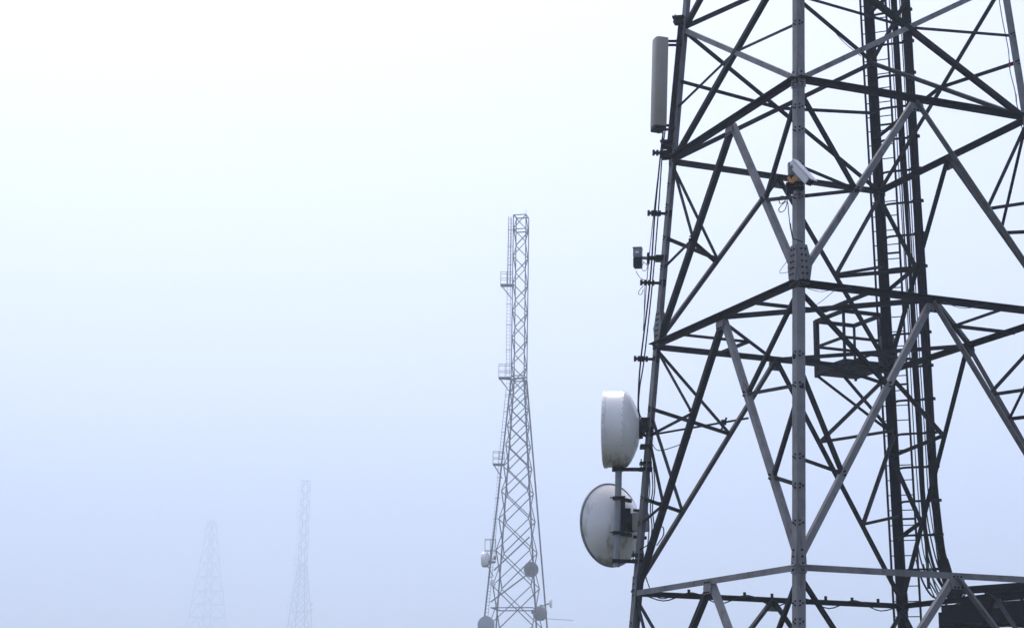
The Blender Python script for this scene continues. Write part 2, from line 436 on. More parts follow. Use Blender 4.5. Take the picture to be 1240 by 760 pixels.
# resting platform outside the far left face next to the far leg
dFR = (node('R', Z2) - node('F', Z2)).normalized(); dFL = (node('L', Z2) - node('F', Z2)).normalized()
plat = ob('platform', None, tower); plat.matrix_local = Matrix.Translation(-tower.location)
zf, zr_ = 5.31 * S - 0.07, 5.31 * S + 1.18
def zr_at(z): return z
PC = node('B', zf) - dFR * 0.13 + dFL * 0.03
def pp(i, j, z): 
    p = PC - dFR * (0.98 * i) + dFL * (1.12 * j); return V((p.x, p.y, z + EYE.z))
bm = bmesh.new(); 
box(bm, (pp(0, 0, zf) + pp(1, 1, zf)) / 2, dFR * 0.54, dFL * 0.6, UPV * 0.03); bm_obj('deck', bm, M_BLACK, plat)
for a, b in (((0, 0), (1, 0)), ((1, 0), (1, 1)), ((1, 1), (0, 1)), ((0, 1), (0, 0))):
    bm = bmesh.new(); bar(bm, pp(*a, zf + 0.06), pp(*b, zf + 0.06), 0.02, 0.13); bm_obj('toe_board', bm, M_DARK, plat)
    for hh, ww in ((1.18, 0.075), (0.6, 0.055)):
        if hh == 0.6 and a == (0, 1): continue
        bm = bmesh.new(); bar(bm, pp(*a, zf + hh), pp(*b, zf + hh), ww, ww); bm_obj('rail', bm, M_DARK, plat)
for (i, j), ww in (((0, 0), 0.12), ((1, 0), 0.06), ((1, 1), 0.12), ((0, 1), 0.055)):
    bm = bmesh.new(); bar(bm, pp(i, j, zf - 0.08), pp(i, j, zf + 1.2), ww, ww * 0.7, dFR); bm_obj('post', bm, M_DARK, plat)
for i, j in ((1, 1), (0.35, 0.9)):
    bm = bmesh.new(); bar(bm, pp(i, j, zf - 0.05), node('B', zf - 1.42), 0.075, 0.06); bm_obj('support_brace', bm, M_DARK, plat)

# ------------------------------------------------------------------ feeder cables
def cable(pts, r, m, label, group=None, name='feeder_cable', k=5, n=6):
    bm = bmesh.new(); tube(bm, smoothline(pts, k), r, n)
    o = bm_obj(name, bm, m, None, pts[0], smooth=True)
    return tag(o, label, 'cable', group)
def bend_end(i, r):
    a = i / 9
    zb = 4.3 - 0.1 * (i % 3)
    return [bpt(zb, 0.775 + a * 0.17, -0.05), bpt(3.7, 0.83 + a * 0.22, -0.14), bpt(3.1, 1.0 + a * 0.22, -0.35), bpt(2.86 + 0.02 * (i % 3), 1.35, -0.62 + a * 0.5) ,
            bpt(2.9, 2.2, -1.1 + a * 0.6), bpt(2.98, 5.0, -2.6 + a * 0.8)]
for i in range(9):
    al = 0.742 + (i % 5) * 0.034; ou = -0.06 - 0.05 * (i // 5)
    jt = lambda: random.uniform(-0.011, 0.011)
    pts = [bpt(ZT, al, ou)] + [bpt(z, al + jt(), ou + jt()) for z in (17, 15.2, 13.5, 11.8, 10.2, 8.7, 7.2, 5.8)] + bend_end(i, 0)
    cable(pts, 0.023, M_CABLE, 'thick black feeder cable in the tight bundle right of the ladder', 'feeder cables in the thick bundle')
for i in range(7):
    al = 0.37 + i * 0.058 + random.uniform(-0.012, 0.012); ou = -0.03 + random.uniform(-0.03, 0.03)
    pts = [bpt(ZT, al, ou)]
    for z in (15, 12.5, 10.5, 8.5, 6.6, 5):
        pts.append(bpt(z, al + random.uniform(-0.014, 0.014), ou + random.uniform(-0.02, 0.02)))
    pts += [bpt(3.9, al + 0.05 + i * 0.02, ou - 0.05), bpt(3.2, al + 0.3 + random.uniform(-.05, .1), -0.3), bpt(2.88, al + 0.7, -0.5), bpt(2.9, 2.4, -1.0)]
    if i in (1, 5): cable(pts, 0.012, M_TEAL, ('left' if i == 1 else 'right') + ' of the two thin green cables running down between ladder and black bundle', 'green cables beside the ladder')
    else: cable(pts, 0.03 if i % 2 else 0.015, M_CABLE, {0: 'slim black cable nearest the ladder rungs, leftmost of the loose run', 2: 'slim black cable just right of the left green cable beside the ladder', 3: 'slim black cable in the middle of the loose run beside the ladder', 4: 'slim black cable just left of the right green cable beside the ladder', 6: 'slim black cable nearest the thick black bundle, rightmost of the loose run'}[i], 'slim black cables beside the ladder')

for i in range(6):
    x0 = 0.35 + 0.14 * i; z0 = 3.25 - 0.09 * (i % 3)
    q = [bpt(z0 + 0.55, x0, -0.1), bpt(z0 + 0.1, x0 + 0.12, -0.2), bpt(z0 - 0.25 - 0.1 * (i % 2), x0 + 0.35, -0.32), bpt(z0 - 0.2, x0 + 0.6, -0.36), bpt(z0 - 0.05 - 0.06 * i, x0 + 0.85 - 0.1 * i, -0.38), bpt(z0 - 0.45, x0 + 0.95, -0.42)]
    cable(q, 0.013 if i % 2 else 0.02, M_TEAL if i == 2 else M_CABLE, ['slack black cable loop closest to the far leg above the cable bridge', 'thin slack cable loop, second from the far leg above the bridge', 'slack green cable loop above the cable bridge', 'thin slack cable loop just right of the green loop', 'slack black cable loop over the end of the cable bridge', 'thin slack cable loop farthest right over the cable bridge'][i], 'slack loops above the cable bridge', name='slack_cable')

# cable bridge leaving the far corner towards the right, above head height
bridge = thing('cable_bridge', 'dark covered cable bridge leaving the far leg at the lower right edge', 'cable bridge', bpt(2.3, 0.6, -0.3))
bl_ = Matrix.Translation(-bridge.location)
def bpart(name, bm, m): 
    o = bm_obj(name, bm, m, bridge); o.matrix_local = bl_; return o
bd = (T * 0.86 - RB * 0.5).normalized(); bs = V((-bd.y, bd.x, 0))
b0 = bpt(2.42, 1.45, -0.45)
b0.z = EYE.z + 2.42
def bq(a, s, h): return b0 + bd * a + bs * s + UPV * h
bm = bmesh.new(); box(bm, bq(3.4, 0, 0), bd * 3.6, bs * 0.62, UPV * 0.02); bpart('tray_floor', bm, M_DARK)
for s in (-0.64, 0.64):
    bm = bmesh.new(); bar(bm, bq(-0.2, s, 0.17), bq(6.9, s, 0.17), 0.04, 0.4); bpart('side_channel', bm, M_DARK)
    bm = bmesh.new(); bar(bm, bq(-0.1, s, 0.64), bq(6.9, s, 0.64), 0.06, 0.15); bpart('top_rail', bm, M_DARK)
    for k in range(9):
        bm = bmesh.new(); bar(bm, bq(0.3 + 0.75 * k, s, 0.36), bq(0.3 + 0.75 * k, s, 0.57), 0.05, 0.05); bpart('hanger', bm, M_DARK)
for k in range(8):
    bm = bmesh.new(); bar(bm, bq(0.1 + 0.85 * k, -0.62, -0.05), bq(0.1 + 0.85 * k, 0.62, -0.05), 0.06, 0.06); bpart('cross_bar', bm, M_DARK)
bm = bmesh.new(); bar(bm, bq(-0.25, -0.64, -0.02), bq(-0.25, 0.64, -0.02), 0.1, 0.5); bpart('end_plate', bm, M_DARK)
for k in range(3):
    bm = bmesh.new(); bar(bm, bq(0.1 + 2.2 * k, -0.5, -0.02), bq(1.0 + 2.2 * k, -0.5, -0.9), 0.08, 0.08); bar(bm, bq(0.1 + 2.2 * k, 0.5, -0.02), bq(1.0 + 2.2 * k, 0.5, -0.9), 0.08, 0.08); bpart('bracket', bm, M_DARK)
for s in (-0.5, 0.5):
    bm = bmesh.new(); bar(bm, bq(3.9, s, -0.02), V((bq(3.9, s, 0).x, bq(3.9, s, 0).y, 0)), 0.12, 0.12, bd); bpart('post', bm, M_DARK)

# ------------------------------------------------------------------ equipment on the left leg
dL = 35.0
def ldepth(py):
    """point on the left leg that shows at picture height py"""
    lo, hi = -2.0, 22.0
    for _ in range(50):
        mid = (lo + hi) / 2; p = node('L', mid) - EYE
        y = 380 - F_PX * p.dot(UP) / p.dot(fw)
        if y > py: lo = mid
        else: hi = mid
    return node('L', lo)
def near_left(px, py, dd=0.0):
    p = ldepth(py); return at(px, py, (p - EYE).dot(fw) + dd)

# panel antenna
def panel_antenna():
    top, bot = near_left(799, 47), near_left(796.5, 155)
    t = thing('panel_antenna', 'tall grey beige panel antenna with rounded face high on the left leg', 'antenna', bot)
    Mi = Matrix.Translation(-t.location)
    ax = (top - bot).normalized()
    fwd = (V((-1, -0.25, 0)) - ax * V((-1, -0.25, 0)).dot(ax)).normalized(); sd_ = ax.cross(fwd).normalized()
    L = (top - bot).length
    prof = []
    wd, dp = 0.17, 0.13
    for k in range(13):
        a = math.pi * (k / 12) - math.pi / 2
        prof.append((math.copysign(abs(math.cos(a)) ** 0.55, 1) * dp * 1.05, math.copysign(abs(math.sin(a)) ** 0.55, math.sin(a)) * wd))
    prof += [(-0.14, wd * 0.93), (-0.14, -wd * 0.93)]
    bm = bmesh.new(); ringz = []
    for zz_, sc in ((0.012, 0.94), (0.03, 1), (L - 0.03, 1), (L - 0.008, 0.95), (L, 0.86)):
        ringz.append([bm.verts.new(bot + ax * zz_ + fwd * (x * sc) + sd_ * (y * sc)) for x, y in prof])
    n = len(prof)
    for a, b in zip(ringz, ringz[1:]):
        for i in range(n): bm.faces.new((a[i], a[(i + 1) % n], b[(i + 1) % n], b[i]))
    bm.faces.new(ringz[0]); bm.faces.new(ringz[-1])
    o = bm_obj('radome', bm, M_PANEL, t, smooth=True); o.matrix_local = Mi
    bm = bmesh.new(); prof2 = [(x * 0.97, y * 0.97) for x, y in prof]
    A_ = [bm.verts.new(bot + ax * -0.06 + fwd * x + sd_ * y) for x, y in prof2]; B_ = [bm.verts.new(bot + ax * 0.014 + fwd * x + sd_ * y) for x, y in prof2]
    for i in range(n): bm.faces.new((A_[i], A_[(i + 1) % n], B_[(i + 1) % n], B_[i]))
    bm.faces.new(A_); bm.faces.new(B_)
    o = bm_obj('end_cap', bm, M_BLACK, t); o.matrix_local = Mi
    for k in range(3):
        bm = bmesh.new(); p = bot + fwd * (-0.04) + sd_ * (-0.09 + 0.09 * k); tube(bm, [p - ax * 0.02, p - ax * 0.09], 0.018, 8)
        o = bm_obj('connector', bm, M_BLACK, t); o.matrix_local = Mi
    for py, ln in ((50, 0), (152, 0)):
        pl = ldepth(py); q = near_left(806 if py < 100 else 803, py)
        bm = bmesh.new(); bar(bm, q, pl + V((0.02, 0, 0)), 0.05, 0.04); bar(bm, q + UPV * -0.09, pl - UPV * 0.09 + V((0.02, 0, 0)), 0.05, 0.04)
        box(bm, pl + V((-0.02, -0.03, -0.045)), (0.05, 0, 0), (0, 0.1, 0), (0, 0, 0.09))
        o = bm_obj('clamp', bm, M_DARK, t); o.matrix_local = Mi
    bm = bmesh.new(); tube(bm, [near_left(825.3, 25, -0.03), near_left(810.3, 186, -0.03)], 0.066, 10)
    o = bm_obj('mounting_pipe', bm, M_DARK, t, smooth=True); o.matrix_local = Mi
    for py in (22, 172, 185):
        p = near_left({22: 822, 172: 807.5, 185: 807}[py], py, -0.05)
        bm = bmesh.new(); box(bm, p, (0.12, -0.03, 0), (0.03, 0.1, 0), (0, 0, 0.022)); box(bm, p - UPV * 0.11, (0.1, -0.03, 0), (0.03, 0.09, 0), (0, 0, 0.02))
        tube(bm, [p + V((-0.08, -0.05, 0.06)), p + V((-0.08, -0.05, -0.17))], 0.012, 6)
        o = bm_obj('clamp', bm, M_DARK, t); o.matrix_local = Mi
panel_antenna()

# pole carrying the two dishes
pt, pb = near_left(749.5, 552), near_left(746.5, 686)
pole = thing('dish_pole', 'short galvanised pipe beside the left leg carrying the two white dishes', 'pole', pb)
Mi = Matrix.Translation(-pb)
bm = bmesh.new(); tube(bm, [pb, pt], 0.068, 16); o = bm_obj('pipe', bm, M_GALV, pole, smooth=True); o.matrix_local = Mi
for py in (568, 679):
    bm = bmesh.new(); a = near_left(748, py); b = ldepth(py) + V((0.06, 0, 0))
    bar(bm, a, b, 0.07, 0.07); box(bm, a, (0.11, 0, 0), (0, 0.11, 0), (0, 0, 0.035)); box(bm, b, (0.13, 0, 0), (0, 0.13, 0), (0, 0, 0.03)); box(bm, b + UPV * 0.12, (0.12, 0, 0), (0, 0.12, 0), (0, 0, 0.025))
    for s in (-1, 1): tube(bm, [b + V((0.1 * s, -0.14, -0.06)), b + V((0.1 * s, -0.14, 0.19))], 0.012, 6)
    o = bm_obj('bracket', bm, M_DARK, pole); o.matrix_local = Mi

def dish_bolts(bm, c, axis, dist, r, n, sz=0.016):
    for p in ring(V(c) + V(axis).normalized() * dist, axis, r, n):
        d = (p - (V(c) + V(axis).normalized() * dist)).normalized()
        tube(bm, [p, p + d * 0.014], sz, 6)
# upper drum dish
dc = near_left(758, 519.5)
ax = V((-1, 0.13, 0.01)).normalized()
t = thing('drum_dish', 'white drum shaped microwave dish, upper of the two on the left leg', 'dish', dc); Mi = Matrix.Translation(-dc)
R_ = 0.775
bm = bmesh.new()
lathe(bm, dc, ax, [(0.0, R_), (0.012, R_ + 0.012), (0.05, R_ + 0.012), (0.056, R_), (0.37, R_), (0.375, R_ + 0.014), (0.44, R_ + 0.014), (0.445, R_ - 0.01), (0.455, R_ * 0.97), (0.465, R_ * 0.7), (0.468, 0.02)], 64)
o = bm_obj('drum', bm, M_WHITE, t, smooth=True); o.matrix_local = Mi
bm = bmesh.new()
lathe(bm, dc, ax, [(0.003, R_ - 0.004), (-0.04, R_ * 0.965), (-0.10, R_ * 0.86), (-0.16, R_ * 0.72), (-0.22, R_ * 0.54), (-0.26, R_ * 0.36), (-0.275, 0.2), (-0.275, 0.02)], 64)
o = bm_obj('back_shell', bm, M_WHITE, t, smooth=True); o.matrix_local = Mi
bm = bmesh.new(); dish_bolts(bm, dc, ax, 0.032, R_ + 0.005, 32, 0.009); dish_bolts(bm, dc, ax, 0.408, R_ + 0.005, 32, 0.009)
o = bm_obj('rivets', bm, M_GALV, t); o.matrix_local = Mi; o['kind'] = 'stuff'
bm = bmesh.new(); lathe(bm, dc, ax, [(-0.26, 0.2), (-0.34, 0.19), (-0.34, 0.02)], 24)
lp = ldepth(520)
box(bm, dc - ax * 0.35, ax * 0.03, V((0, 0, 0.12)), V((0.0, 0.12, 0)))
bar(bm, dc - ax * 0.36 + UPV * 0.1, lp + UPV * 0.1, 0.05, 0.06); bar(bm, dc - ax * 0.36 - UPV * 0.12, lp - UPV * 0.12, 0.045, 0.05)
bar(bm, near_left(762, 516, -0.15), lp + V((0, -0.1, 0.03)), 0.04, 0.05)
box(bm, lp, (0.13, 0, 0), (0, 0.15, 0), (0, 0, 0.04)); box(bm, lp - UPV * 0.35, (0.12, 0, 0), (0, 0.15, 0), (0, 0, 0.035)); box(bm, lp + UPV * 0.2, (0.11, 0, 0), (0, 0.14, 0), (0, 0, 0.03))
o = bm_obj('mount', bm, M_DARK, t); o.matrix_local = Mi
bm = bmesh.new(); a, b = near_left(789, 526), at(906, 506, 37.0)
tube(bm, [a, b], 0.022, 8); p = lerp(a, b, 0.74); box(bm, p, (0.05, 0, 0), (0, 0.05, 0), (0, 0, 0.05)); tube(bm, [p + V((-0.06, 0, -0.18)), p + V((0.06, 0, 0.1))], 0.022, 6)
o = bm_obj('stay_rod', bm, M_DARK, t); o.matrix_local = Mi
# lower dish, seen from behind
dc = near_left(739, 635.5, 0.8)
ax = V((-0.66, 0.75, 0.0)).normalized()
t = thing('round_dish', 'white round microwave dish seen from behind, lower of the two on the left leg', 'dish', dc); Mi = Matrix.Translation(-dc)
R_ = 0.835
prof = [(0.03, R_ * 0.97), (0.035, R_), (0.0, R_ + 0.018), (-0.03, R_ + 0.012), (-0.035, R_ - 0.01)]
for k in range(1, 11):
    r = R_ * (1 - k / 10.0) + 0.002; prof.append((-0.035 - 0.54 * (1 - (r / R_) ** 2), r))
bm = bmesh.new(); lathe(bm, dc, ax, prof, 72); o = bm_obj('reflector', bm, M_WHITE, t, smooth=True); o.matrix_local = Mi
bm = bmesh.new(); lathe(bm, dc, ax, [(-0.034, R_ - 0.02), (-0.034, R_ + 0.024), (0.006, R_ + 0.026), (0.008, R_ + 0.02)], 72); o = bm_obj('rim', bm, M_GALV, t); o.matrix_local = Mi
bm = bmesh.new(); lathe(bm, dc, ax, [(0.03, R_ * 0.97), (0.1, R_ * 0.8), (0.13, 0.4), (0.14, 0.02)], 48); o = bm_obj('radome', bm, M_WHITE, t, smooth=True); o.matrix_local = Mi
bm = bmesh.new(); dish_bolts(bm, dc, ax, -0.015, R_ + 0.006, 36, 0.008); o = bm_obj('rivets', bm, M_GALV, t); o.matrix_local = Mi; o['kind'] = 'stuff'
bm = bmesh.new(); hub = dc - ax * 0.59
lathe(bm, hub, ax, [(0.06, 0.2), (-0.06, 0.19), (-0.08, 0.13), (-0.08, 0.02)], 24)
o = bm_obj('hub', bm, M_DARK, t); o.matrix_local = Mi
bm = bmesh.new(); box(bm, hub - ax * 0.2 + V((0.06, 0, 0)), ax * 0.12, V((0, 0, 0.19)), V((0.11, 0.1, 0))); bmesh.ops.bevel(bm, geom=bm.edges[:], offset=0.02, segments=2, affect='EDGES')
o = bm_obj('radio_unit', bm, M_PANEL, t); o.matrix_local = Mi
bm = bmesh.new()
for py in (603, 645):
    a = near_left(748, py); bar(bm, a, V((hub.x, hub.y, a.z)), 0.06, 0.07); box(bm, a, (0.1, 0, 0), (0, 0.1, 0), (0, 0, 0.03))
    tube(bm, [a + V((-0.16, -0.09, 0)), a + V((0.1, -0.09, 0))], 0.014, 6)
bar(bm, near_left(754, 600), near_left(754, 645), 0.1, 0.06, V((0, 1, 0))); bar(bm, near_left(760, 615), near_left(760, 632), 0.12, 0.06, V((0, 1, 0)))
bar(bm, hub + V((0.05, 0, -0.28)), hub + V((0.32, 0, -0.3)), 0.09, 0.06); bar(bm, hub + V((0.05, 0, 0.26)), hub + V((0.34, 0, 0.24)), 0.07, 0.05)
o = bm_obj('mount', bm, M_DARK, t); o.matrix_local = Mi

# little radio box out on an arm
bc = near_left(772.3, 312.5)
t = thing('radio_box', 'small grey box with dark lower half on an arm left of the leg', 'radio box', bc); Mi = Matrix.Translation(-bc)
bm = bmesh.new(); box(bm, bc + V((0, 0, 0.1)), (0.085, -0.02, 0), (0.02, 0.09, 0), (0, 0, 0.1)); bmesh.ops.bevel(bm, geom=bm.edges[:], offset=0.012, segments=2, affect='EDGES')
box(bm, bc + V((-0.0, 0, 0.205)), (0.092, -0.02, 0), (0.02, 0.1, 0), (0, 0, 0.012))
o = bm_obj('housing', bm, M_GALV, t); o.matrix_local = Mi
bm = bmesh.new(); box(bm, bc + V((0, 0, -0.105)), (0.083, -0.02, 0), (0.02, 0.088, 0), (0, 0, 0.103)); bmesh.ops.bevel(bm, geom=bm.edges[:], offset=0.012, segments=2, affect='EDGES'); o = bm_obj('lower_case', bm, M_BLACK, t); o.matrix_local = Mi
bm = bmesh.new(); box(bm, bc + V((-0.02, -0.105, 0.1)), (0.035, -0.008, 0), (0.0, 0.008, 0), (0, 0, 0.02)); o = bm_obj('plate', bm, M_HOUSE, t); o.matrix_local = Mi
bm = bmesh.new(); tube(bm, [bc + V((0.08, 0, 0.01)), near_left(785, 312.5)], 0.035, 10); o = bm_obj('arm', bm, M_GALV, t); o.matrix_local = Mi
bm = bmesh.new(); a = near_left(785, 313); bar(bm, a + UPV * 0.01, ldepth(313) + V((0.1, 0, 0.01)), 0.06, 0.08); box(bm, a, (0.025, 0, 0), (0, 0.08, 0), (0, 0, 0.11)); box(bm, ldepth(313), (0.11, 0, 0), (0, 0.12, 0), (0, 0, 0.05)); o = bm_obj('bracket', bm, M_DARK, t); o.matrix_local = Mi

# cable brackets up the left leg
LEFTB = [(186, 791, 'highest, just under the panel antenna'), (259, 785, 'between the panel antenna and the radio box'), (343, 776, 'just under the radio box'), (435, 768.5, 'above the drum dish')]
for py, px, wh in LEFTB:
    a = near_left(px, py - 1); b = ldepth(py) + V((0.08, -0.02, 0))
    t = thing('cable_bracket', 'black toothed cable bracket on the left leg, ' + wh, 'bracket', b); Mi = Matrix.Translation(-b)
    bm = bmesh.new(); bar(bm, a, b, 0.05, 0.05); o = bm_obj('arm', bm, M_BLACK, t); o.matrix_local = Mi
    for k in range(4):
        q = lerp(a, b, 0.02 + k * 0.18); bm = bmesh.new(); box(bm, q, (0.024, 0, 0), (0, 0.05, 0), (0, 0, 0.05)); o = bm_obj('clip', bm, M_BLACK, t); o.matrix_local = Mi
    bm = bmesh.new(); box(bm, b, (0.06, 0, 0), (0, 0.1, 0), (0, 0, 0.05)); o = bm_obj('clamp', bm, M_BLACK, t); o.matrix_local = Mi
NL = near_left
cable([NL(803, 160), NL(800, 186), NL(793, 259), NL(787, 343), NL(776, 435), NL(773, 480), NL(774, 505), NL(783, 520)], 0.017, M_CABLE, 'left black cable running down the left leg from the panel antenna')
cable([NL(805.5, 158), NL(802, 186), NL(797, 259), NL(790, 343), NL(780, 435), NL(774.5, 470), NL(774, 500), NL(785, 514)], 0.014, M_CABLE, 'right black cable running down the left leg from the panel antenna')
cable([NL(800, 186), NL(791.5, 259), NL(783, 343), NL(779, 400)], 0.009, M_THIN, 'thin grey wire hanging beside the black cables on the left leg')
cable([NL(770, 328), NL(775, 336), NL(783, 341), NL(781, 346), NL(779.5, 400)], 0.007, M_THIN, 'thin grey wire drooping from the radio box to the bracket below', name='thin_wire')
cable([NL(778, 316), NL(784, 322), NL(781, 328), NL(777, 325), NL(779, 318)], 0.007, M_THIN, 'small grey wire loop beside the radio box', name='thin_wire')
cable([NL(779, 346), NL(774, 352), NL(773.5, 356), NL(777, 356), NL(779, 350)], 0.007, M_THIN, 'small grey wire loop hanging under the lower bracket', name='thin_wire')
for i, (dx, m) in enumerate(((0, M_TEAL), (3.5, M_CABLE), (6, M_CABLE))):
    cable([NL(785 + dx, 560), NL(787 + dx, 590), NL(784 + dx, 615), NL(786 + dx, 640), NL(783 + dx * .6, 668), NL(777 + dx * .4, 700), NL(771 + dx * .4, 765)], 0.012, m,
          ('thin green cable', 'middle black cable', 'right black cable')[i] + ' running down the left leg beside the dishes')
cable([NL(789, 536), NL(797, 545), NL(815, 541, .6), NL(833, 533, .8), NL(836, 526, .8)], 0.01, M_CABLE, 'black cable drooping from the drum dish to the dark diagonal', name='drooping_cable')
cable([NL(770, 668), NL(790, 655), NL(798, 640), NL(803, 638), NL(803, 648), NL(795, 660)], 0.012, M_CABLE, 'black cable curl between round dish and diagonal', name='drooping_cable')
cable([NL(778, 685), NL(788, 714), NL(800, 724, .5), NL(812, 722, .8), NL(820, 719, 1)], 0.012, M_CABLE, 'black cable slack under the lowest left beam corner', name='drooping_cable')
# cable tied under the far horizontal
def onBL(t, z, dz=0): return lerp(node('L', z), node('B', z), t) + V((0, 0, dz)) - NORM[('L', 'B')] * 0.12
pts = []
for k in range(11):
    pts.append(onBL(k / 10, Z3, 0.07 if k % 2 == 0 else -0.12))
cable(pts, 0.014, M_CABLE, 'black cable sagging in swags along the far lowest beam', name='sagging_cable')
bm = bmesh.new()
for k in range(1, 10): box(bm, onBL(k / 10 - 0.01, Z3, 0.08), dFR * 0.03, V((0, 0.03, 0)), UPV * 0.05)
o = bm_obj('cable_clips', bm, M_DARK, tower); o.matrix_local = Matrix.Translation(-tower.location); o['kind'] = 'stuff'

# ------------------------------------------------------------------ camera on the front leg
def fdepth(px, py, dd=0.0):
    lo, hi = -2.0, 22.0
    for _ in range(50):
        mid = (lo + hi) / 2; p = node('F', mid) - EYE
        if 380 - F_PX * p.dot(UP) / p.dot(fw) > py: lo = mid
        else: hi = mid
    return at(px, py, (node('F', lo) - EYE).dot(fw) + dd)
cc = fdepth(970, 209, -0.28)
t = thing('security_camera', 'white security camera with orange bracket tilted down on the front leg', 'camera', cc); Mi = Matrix.Translation(-cc)
ax = (fdepth(985, 224, -0.5) - fdepth(959, 196, -0.22)).normalized()
sd_ = ax.cross(V((0.25, -0.3, 1))).normalized(); up_ = sd_.cross(ax)
bm = bmesh.new(); box(bm, cc, ax * 0.285, sd_ * 0.075, up_ * 0.07); bmesh.ops.bevel(bm, geom=bm.edges[:], offset=0.015, segments=2, affect='EDGES'); o = bm_obj('housing', bm, M_HOUSE, t); o.matrix_local = Mi
bm = bmesh.new(); box(bm, cc + up_ * 0.082 + ax * 0.03, ax * 0.31, sd_ * 0.085, up_ * 0.008); o = bm_obj('sun_shield', bm, M_HOUSE, t); o.matrix_local = Mi
bm = bmesh.new(); box(bm, cc + ax * 0.292, ax * 0.01, sd_ * 0.068, up_ * 0.062); o = bm_obj('lens_window', bm, M_BLACK, t); o.matrix_local = Mi
bm = bmesh.new(); p = fdepth(958, 205, -0.15); box(bm, p, (0.055, 0, 0), (0, 0.06, 0), (0, 0, 0.12)); tube(bm, [p + V((0, -0.05, 0.02)), p + V((0, -0.1, 0.02))], 0.035, 12)
bmesh.ops.bevel(bm, geom=bm.edges[:], offset=0.008, segments=1, affect='EDGES'); o = bm_obj('junction_box', bm, M_GALV, t); o.matrix_local = Mi
bm = bmesh.new(); a, b, c = fdepth(955, 215, -.2), fdepth(958.5, 221, -.24), fdepth(967, 214, -.26); bar(bm, a, b, 0.045, 0.045); bar(bm, b, c, 0.045, 0.05); o = bm_obj('bracket', bm, M_ORANGE, t); o.matrix_local = Mi
bm = bmesh.new()
for py in (222, 228): 
    p = fdepth(963.5, py, -0.02); box(bm, p, (0.14, 0, 0), (0, 0.06, 0), (0, 0, 0.022))
box(bm, fdepth(956, 228, -.08), (0.06, 0, 0), (0, 0.05, 0), (0, 0, 0.1)); box(bm, fdepth(958, 222, -.12), (0.05, 0, 0), (0, 0.05, 0), (0, 0, 0.05))
o = bm_obj('clamp', bm, M_BLACK, t); o.matrix_local = Mi
cable([fdepth(955, 232, -.1), fdepth(950, 244, -.1), fdepth(944, 246, -.1), fdepth(945, 238, -.1), fdepth(953, 240, -.1), fdepth(951, 253, -.1), fdepth(945, 257, -.1), fdepth(943.5, 252, -.1), fdepth(953, 244, -.1), fdepth(955, 258, -.1), fdepth(957, 275, -.1), fdepth(960, 290, -.1)], 0.008, M_CABLE, 'coil of thin black cable hanging below the security camera', name='coiled_cable')
cable([fdepth(957, 270, -.12), fdepth(960, 288, -.12), fdepth(963, 289.5, -.15), fdepth(972, 293, -.1)], 0.009, M_CABLE, 'thin black cable strapped round the front leg above the bolted plate', name='strap_cable')
cable([fdepth(953, 316, .05), fdepth(944, 330, .05), fdepth(956, 329, .05)], 0.006, M_THIN, 'thin loose wire sticking out left of the bolted plate', name='thin_wire')
def onface(fc, px, py, dd=0.0):
    n = NORM[fc]; p0 = node(fc[0], Z2); d = ray(px, py); s = (p0 - EYE).dot(n) / d.dot(n); return EYE + d * s + n * dd
cable([onface(('F', 'R'), 976, 350, .05), onface(('F', 'R'), 992, 354, .05), onface(('F', 'R'), 1010, 351, .05), onface(('F', 'R'), 1030, 349, .05)], 0.006, M_THIN, 'thin wire sagging under the middle beam right of the front leg', name='thin_wire')
cable([onface(('F', 'R'), 993, 366, -.3), onface(('F', 'R'), 1004, 360, -.3), onface(('F', 'R'), 1015, 349, -.1)], 0.006, M_THIN, 'thin wire rising under the middle beam near the platform', name='thin_wire')
cable([onface(('F', 'R'), 1140, 366, .05), onface(('F', 'R'), 1165, 374, .05), onface(('F', 'R'), 1200, 368, .05)], 0.007, M_THIN, 'thin wire sagging under the middle beam at the right edge', name='thin_wire')
cable([onface(('L', 'B'), 975, 12, -.1), onface(('L', 'B'), 990, 26, -.16), onface(('L', 'B'), 1003, 38, -.16), onface(('L', 'B'), 1018, 54, -.14), onface(('L', 'B'), 1040, 70, -.1)], 0.008, M_CABLE, 'thin wire sagging below the upper dark diagonal behind the front leg', name='thin_wire')
# cables on the right leg
def NR(px, py, dd=-.05):
    lo, hi = -2.0, 22.0
    for _ in range(50):
        mid = (lo + hi) / 2; p = node('R', mid) - EYE
        if 380 - F_PX * p.dot(UP) / p.dot(fw) > py: lo = mid
        else: hi = mid
    return at(px, py, (node('R', lo) - EYE).dot(fw) + dd)
cable([NR(1210, 0), NR(1214, 25), NR(1221, 60), NR(1223, 85), NR(1229, 110), NR(1232, 130), NR(1241, 170)], 0.009, M_CABLE, 'black cable running down the right leg past two red ties')
for i, (px, py) in enumerate(((1222.5, 78), (1230.5, 119))):
    p = NR(px, py, -.08); bm = bmesh.new(); tube(bm, [p + UPV * 0.08, p - UPV * 0.08], 0.013, 8)
    tag(bm_obj('cable_tie', bm, M_RED, None, p), ('upper', 'lower')[i] + ' red tie on the cable of the right leg', 'cable tie')

